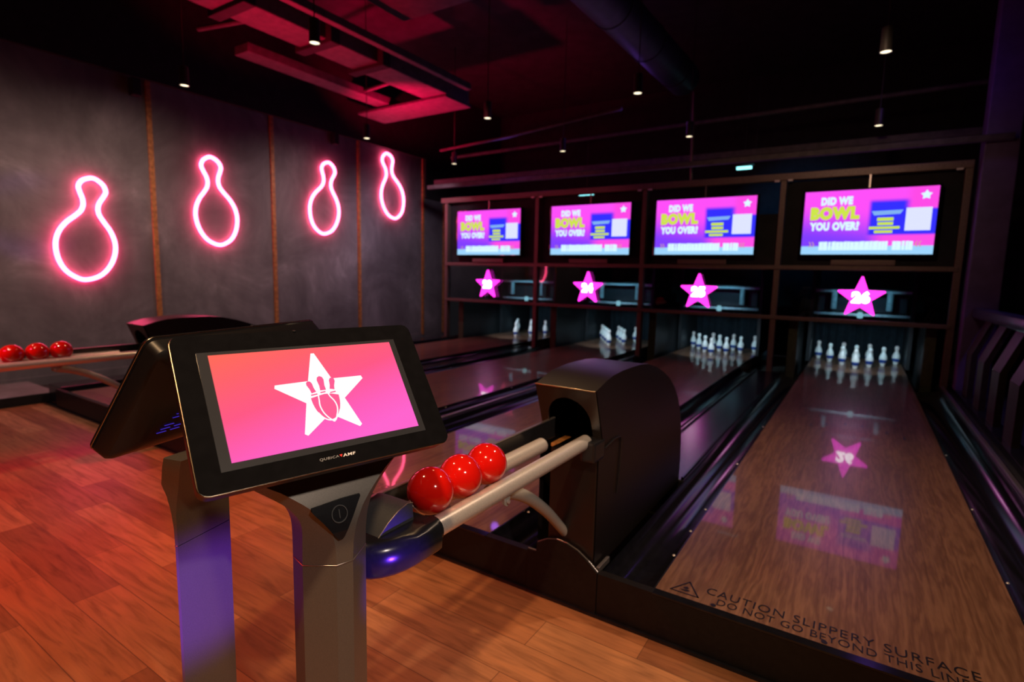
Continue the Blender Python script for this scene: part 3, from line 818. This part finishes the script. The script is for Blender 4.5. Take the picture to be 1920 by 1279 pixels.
# cylinder pendant lamps on thin stems
def pendant(x, y, label, z=2.9, stem=1.0):
    t = thing('pendant_lamp', label, 'pendant lamp', (x, y, z), 0, 'cylinder pendant lamps')
    link('stem', tube(bmesh.new(), [(0, 0, .16), (0, 0, 1.68 + 2.9 - z)], .005, 8), M_LAMPB, t, smooth=60)
    link('lamp_body', lathe(bmesh.new(), [(.030, .17), (.038, .165), (.040, .0), (.036, .0), (.036, .008), (0, .008)], 22), M_LAMPB, t, smooth=40)
    link('lit_lens', lathe(bmesh.new(), [(0, .0045), (.0355, .0045), (.0355, .007), (0, .007)], 22), E_PEND, t)
cols = [(-4.85, 'over the wall side'), (-3.0, 'over the second lane'), (-1.34, 'over the third lane'), (.51, 'over the rightmost lane')]
rows = [(.95, 'nearest row'), (3.12, 'second row'), (4.85, 'third row')]
for x, a in cols:
    for y, r_ in rows:
        if x > 0 and y < 1: y = .95
        if y > 4 and x > 0: y = 5.3
        pendant(x + (.01 if y > 3 else 0), y, 'small black cylinder pendant lamp %s, %s' % (a, r_))
# cyan tube lamps in the dark behind the masking
for x, y, z, L, lab in ((-.885, 6.6, 2.935, .29, 'short cyan tube lamp above the third screen, brighter upper one'), (-1.045, 6.72, 2.845, .20, 'short cyan tube lamp above the third screen, lower one'),
                        (-3.45, 6.6, 2.595, .25, 'short cyan tube lamp just above the second screen')):
    t = thing('tube_lamp', lab, 'lamp', (x, y, z), 0, 'cyan tube lamps')
    link('tube', tube(bmesh.new(), [(-L / 2, 0, 0), (L / 2, 0, 0)], .022, 12), E_CYAN, t, smooth=60)
    link('holder', bx(-L / 2 - .03, L / 2 + .03, -.02, .02, .022, .045), M_DARKMETAL, t)
    link('hanger', bx(-.004, .004, -.004, .004, .045, 4.6 - z), M_DARKMETAL, t)

# ------------------------------------------------------------------ railing on the right
t = thing('side_railing', 'dark bent-slat railing with a violet-lit handrail along the right side', 'railing', (0, 0, 0))
link('handrail', bx(1.46, 1.60, .6, 6.6, .93, 1.03, bev=.03), M_RAILPL, t, smooth=40)
for k in range(9):
    y = 1.1 + .62 * k
    pr_ = [(1.44, ZL - .03), (1.44, .60), (1.56, .93), (1.60, .93), (1.485, .60), (1.485, ZL - .03)]
    link('slat', prism(bmesh.new(), pr_, lambda a, b_, d: (a, d, b_), y, y + .27), M_SLAT, t)
link('bottom_rail', bx(1.40, 1.52, .6, 6.6, ZL - .03, ZL + .02, bev=.005), M_BLACKPL, t)

# ------------------------------------------------------------------ touch-screen terminals
FWD, FH = .430, .262            # front frame size
TILT = math.asin(.590)          # screen leans back
def terminal(px, py, rz, label, cz, lit, off, flare=1., dep=.085):
    """local axes: u = viewer's right = +X, front faces -Y"""
    t = thing('touch_terminal', label, 'touch screen terminal', (px, py, 0), rz, 'touch terminals on posts')
    ct, st = math.cos(TILT), math.sin(TILT)
    def F(u, v, n):            # v up along the glass, n out of the glass
        return (u, .0 + v * st - n * ct, cz + v * ct + n * st)
    fx = lambda a, b_, d: F(a, b_, d)
    # front glass and bezel
    out = rrect(FWD, FH, .016)
    bm = prism(bmesh.new(), out, fx, -.010, 0); link('glass_front', bm, M_BEZEL, t)
    bm = tube(bmesh.new(), [F(a, b_, -.004) for a, b_ in out], .0015, 8, closed=True); link('metal_rim', bm, M_RIM, t, smooth=60)
    # back shell: rim band then bevelled tray
    bm = bmesh.new(); rings = []
    for d, w_, h_, sh in ((-.0102, FWD, FH, 0), (-.034, FWD - .004, FH - .004, 0), (-.040, FWD - .012, FH - .012, 0), (-.052, FWD - .075, FH - .06, .0), (-.056, FWD - .10, FH - .09, 0)):
        rings.append([bm.verts.new(F(a, b_ + sh, d)) for a, b_ in rrect(w_, h_, .016)])
    n = len(rings[0])
    for a_, b_ in zip(rings, rings[1:]):
        for k in range(n): bm.faces.new((a_[k], a_[(k + 1) % n], b_[(k + 1) % n], b_[k]))
    bm.faces.new(rings[0][::-1]); bm.faces.new(rings[-1])
    sh = link('back_shell', bm, M_SHELL, t, smooth=30)
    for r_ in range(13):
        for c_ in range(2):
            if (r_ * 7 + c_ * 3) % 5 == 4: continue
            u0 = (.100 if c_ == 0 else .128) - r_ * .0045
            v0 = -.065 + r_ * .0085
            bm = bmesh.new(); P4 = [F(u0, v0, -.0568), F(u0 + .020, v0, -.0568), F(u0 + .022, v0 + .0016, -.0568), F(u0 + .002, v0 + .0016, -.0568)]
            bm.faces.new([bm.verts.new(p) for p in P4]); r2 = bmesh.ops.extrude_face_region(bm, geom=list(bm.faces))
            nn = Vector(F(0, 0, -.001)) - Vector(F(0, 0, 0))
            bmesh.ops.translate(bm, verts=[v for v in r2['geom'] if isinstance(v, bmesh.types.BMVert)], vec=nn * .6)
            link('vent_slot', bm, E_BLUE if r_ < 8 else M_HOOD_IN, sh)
    # display
    bm = prism(bmesh.new(), [(LB[0], LB[2]), (LB[1], LB[2]), (LB[1], LB[3]), (LB[0], LB[3])], fx, .0003, .0007); link('display_border', bm, M_LCD, t)
    f = lambda a, b_: F(a, b_, .0012)
    a0, a1, b0, b1 = LIT
    D = uvquad('display', [f(a0, b0), f(a1, b0), f(a1, b1), f(a0, b1)], E_SCREEN if lit else M_BEZEL, t)
    if lit:
        W_ = a1 - a0; H_ = b1 - b0
        # star logo: flat star with the pins and the ball left clear
        cx, cy = a0 + W_ * .510, b0 + H_ * .485
        R_ = H_ * .478
        f2 = lambda a, b_: F(cx + a * R_, cy + b_ * R_, .0018)
        bm = bmesh.new(); poly2(bm, star_pts(1, .415, 90, .035), f2); L = link('star_logo', bm, E_LOGO, D, smooth='raw')
        f3 = lambda a, b_: F(cx + a * R_, cy + b_ * R_, .0023)
        def pinp(x, y, s, rot):
            P_ = [(-.07, -.17), (-.062, -.05), (-.075, .04), (-.083, .10), (-.06, .17), (0, .20), (.06, .17), (.083, .10), (.075, .04), (.062, -.05), (.07, -.17)]
            c, s_ = math.cos(math.radians(rot)), math.sin(math.radians(rot))
            return [(x + s * (a * c - b_ * s_), y + s * (a * s_ + b_ * c)) for a, b_ in P_]
        bm = bmesh.new()
        for x, y, s, ro in ((-.225, .19, .72, 14), (0, .245, .86, 0), (.215, .215, .72, -14)): poly2(bm, pinp(x, y, s, ro), f3)
        for x0, x1, y0 in ((-.265, -.135, .025), (-.07, .065, .055), (.125, .245, .030)): poly2(bm, [(x0, y0 - .018), (x1, y0 - .006), (x1, y0 + .022), (x0, y0 + .010)], f3)
        ballp = [(-.285, -.03)] + [(-.285 + .0 + .0, -.03)] * 0
        arc = [(.285 * math.cos(a), -.04 + .50 * math.sin(a)) for a in [PI + PI * k / 24 for k in range(25)]]
        arc = [(-.285, -.04)] + arc[1:-1] + [(.285, -.04), (.14, .005), (0, .015), (-.14, -.01)]
        poly2(bm, arc, f3)
        link('logo_cutouts', bm, E_PINKFILL, L, smooth='raw')
        bm = bmesh.new(); f4 = lambda a, b_: F(cx + a * R_, cy + b_ * R_, .0028)
        def stroke(P_, w_):
            for p, q in zip(P_, P_[1:]):
                A, B = Vector(p), Vector(q); d = (B - A).normalized(); n_ = Vector((-d.y, d.x)) * w_
                poly2(bm, [A + n_ - d * w_ * .4, B + n_ + d * w_ * .4, B - n_ + d * w_ * .4, A - n_ - d * w_ * .4], f4)
        stroke(crom([(-.10, .02), (-.14, -.12), (-.15, -.25), (-.11, -.40), (-.02, -.53), (.05, -.55)], 4, False)[:21], .013)
        stroke(crom([(.045, .05), (.10, -.06), (.16, -.17), (.18, -.30), (.14, -.44), (.05, -.55)], 4, False)[:21], .013)
        stroke([(.287 * math.cos(a), -.04 + .515 * math.sin(a)) for a in [PI * 1.22 + PI * .56 * k / 14 for k in range(15)]], .013)
        link('logo_lines', bm, E_LOGO, L, smooth='raw')
    # maker's lettering under the display
    g = t
    M_LET = M_RIM if not lit else M_LETTER
    bm = text_fit('QUBICA', lambda a, b_: F(a + .12 * b_ - .026, b_ - .0035, .0008), .0005, .0335, -.1135, -.1085, spacing=1.15); link('maker_lettering', bm, M_LETTER, t, smooth='raw')
    bm = bmesh.new(); poly2(bm, [(.0455, -.1085), (.0515, -.1085), (.0485, -.1130)], lambda a, b_: F(a - .0505, b_ - .0035, .0008)); link('maker_mark', bm, M_REDMARK, t, smooth='raw')
    bm = text_fit('AMF', lambda a, b_: F(a + .12 * b_ - .026, b_ - .0035, .0008), .0405, .0625, -.1135, -.1085, spacing=1.15, bold=.03); link('maker_lettering', bm, M_LETTER2, t, smooth='raw')
    link('camera_lens', lathe(bmesh.new(), [(0, .0), (.003, 0), (.003, .002), (0, .002)], 12, F(-.02, FH / 2 - .002, .0)), M_HOOD_IN, t)
    # joint behind the screen
    bm = tube(bmesh.new(), [F(0, -.02, -.058), F(0, -.06, -.062), (off[0] * .6, off[1] + dep - .023, .897)], .032, 18); link('tilt_joint', bm, M_BLACKPL, t, smooth=40)
    # post: prow-shaped column that flares into a yoke
    pu, py_ = off
    def sec(z, hw, fl, y0):
        k = min(1, (hw - fl) / .047)
        return [(pu - hw, py_ + y0 + dep, z), (pu - hw, py_ + y0 + .040 * k, z), (pu - fl, py_ + y0, z), (pu + fl, py_ + y0, z), (pu + hw, py_ + y0 + .040 * k, z), (pu + hw, py_ + y0 + dep, z)]
    def loft(L):
        bm = bmesh.new(); R0 = [[bm.verts.new(p) for p in sec(*q)] for q in L]
        for a_, b_ in zip(R0, R0[1:]):
            for k in range(6): bm.faces.new((a_[k], a_[(k + 1) % 6], b_[(k + 1) % 6], b_[k]))
        bm.faces.new(R0[0][::-1]); bm.faces.new(R0[-1])
        return bm
    link('post', loft([(.012, .0625, .016, 0), (.35, .0625, .016, 0), (.7145, .0625, .016, 0)]), M_POLE, t)
    YK = [(.7160, .0625, .016, 0), (.750, .0625, .0175, 0), (.777, .0632, .022, .0), (.790, .0645, .027, .0015), (.802, .0675, .034, .004), (.812, .072, .040, .007), (.821, .078, .048, .010), (.830, .085, .057, .0135),
          (.839, .094, .067, .017), (.848, .105, .078, .021), (.857, .117, .089, .025), (.866, .129, .101, .029), (.878, .144, .120, .034), (.890, .156, .138, .040), (.897, .160, .148, .043)]
    YK = [(z, .0625 + (hw - .0625) * flare, min(fl, .0625 + (hw - .0625) * flare - .004), y0) for z, hw, fl, y0 in YK]
    link('flared_yoke', loft(YK), M_POLE, t, smooth=14)
    def yf(z):
        for q, r2 in zip(YK, YK[1:]):
            if q[0] <= z <= r2[0]: return q[3] + (r2[3] - q[3]) * (z - q[0]) / (r2[0] - q[0])
        return 0.
    def G(u, z, n): return (pu + u - .009, py_ + yf(z - .010) - n, z - .010)
    # triangular black button plate, its sides following the face
    bm = bmesh.new(); lev = [(.7745, -.003, .004), (.779, -.007, .008), (.790, -.0145, .0145), (.805, -.0245, .023), (.818, -.034, .031), (.828, -.042, .037), (.836, -.0475, .0425), (.841, -.0465, .046), (.8445, .01, .0455)]
    rows_ = [[bm.verts.new(G(u, z, .0042)) for u in (a_, a_ + (b_ - a_) / 3, a_ + (b_ - a_) * 2 / 3, b_)] for z, a_, b_ in lev]
    back = [[bm.verts.new(G(u, z, .0002)) for u in (a_, a_ + (b_ - a_) / 3, a_ + (b_ - a_) * 2 / 3, b_)] for z, a_, b_ in lev]
    for A_, B_ in zip(rows_, rows_[1:]):
        for k in range(3): bm.faces.new((A_[k], A_[k + 1], B_[k + 1], B_[k]))
    for k in range(len(lev) - 1):
        for c_ in (0, 3): bm.faces.new((rows_[k][c_], rows_[k + 1][c_], back[k + 1][c_], back[k][c_]))
    for row, bk in ((rows_[0], back[0]), (rows_[-1], back[-1])):
        for k in range(3): bm.faces.new((row[k], row[k + 1], bk[k + 1], bk[k]))
    bp_ = link('button_plate', bm, M_BLACKPL, t)
    pts = [G(.001 + .0145 * math.cos(2 * PI * k / 24), .821 + .0145 * math.sin(2 * PI * k / 24), .0050) for k in range(24)]
    link('button_ring', tube(bmesh.new(), pts, .0012, 6, closed=True), M_RIM2, bp_, smooth=60)
    link('button_mark', tube(bmesh.new(), [G(.001, .814, .0050), G(.001, .829, .0050)], .0010, 6), M_RIM2, bp_, smooth=60)
    link('seam_line', tube(bmesh.new(), [(p[0], p[1] - (.0004 if p[1] < py_ + .05 else 0), .7153) for p in sec(0, .0627, .016, 0)], .0009, 6), M_EDGE, t, smooth=60)
    link('foot_plate', lathe(bmesh.new(), [(.0, 0), (.13, 0), (.13, .008), (.12, .012), (0, .012)], 36, (pu, py_ + .03, 0)), M_POLE, t, smooth=40)
    return t
M_RIM2 = mat('faint_button_line', (.10, .10, .10), .3)
M_LETTER = mat('grey_print', (.30, .30, .31), .4)
M_LETTER2 = mat('silver_print', (.75, .74, .74), .4)
M_REDMARK = mat('red_print', (.8, .03, .02), .4)
LIT = (-.166, .159, -.090, .0925)
LB = (-.182, .171, -.101, .0985)
terminal(-.250, -1.171, math.radians(75.6), 'front touch screen terminal showing a white star on pink, on taupe post', 1.034, True, (.030, -.008))
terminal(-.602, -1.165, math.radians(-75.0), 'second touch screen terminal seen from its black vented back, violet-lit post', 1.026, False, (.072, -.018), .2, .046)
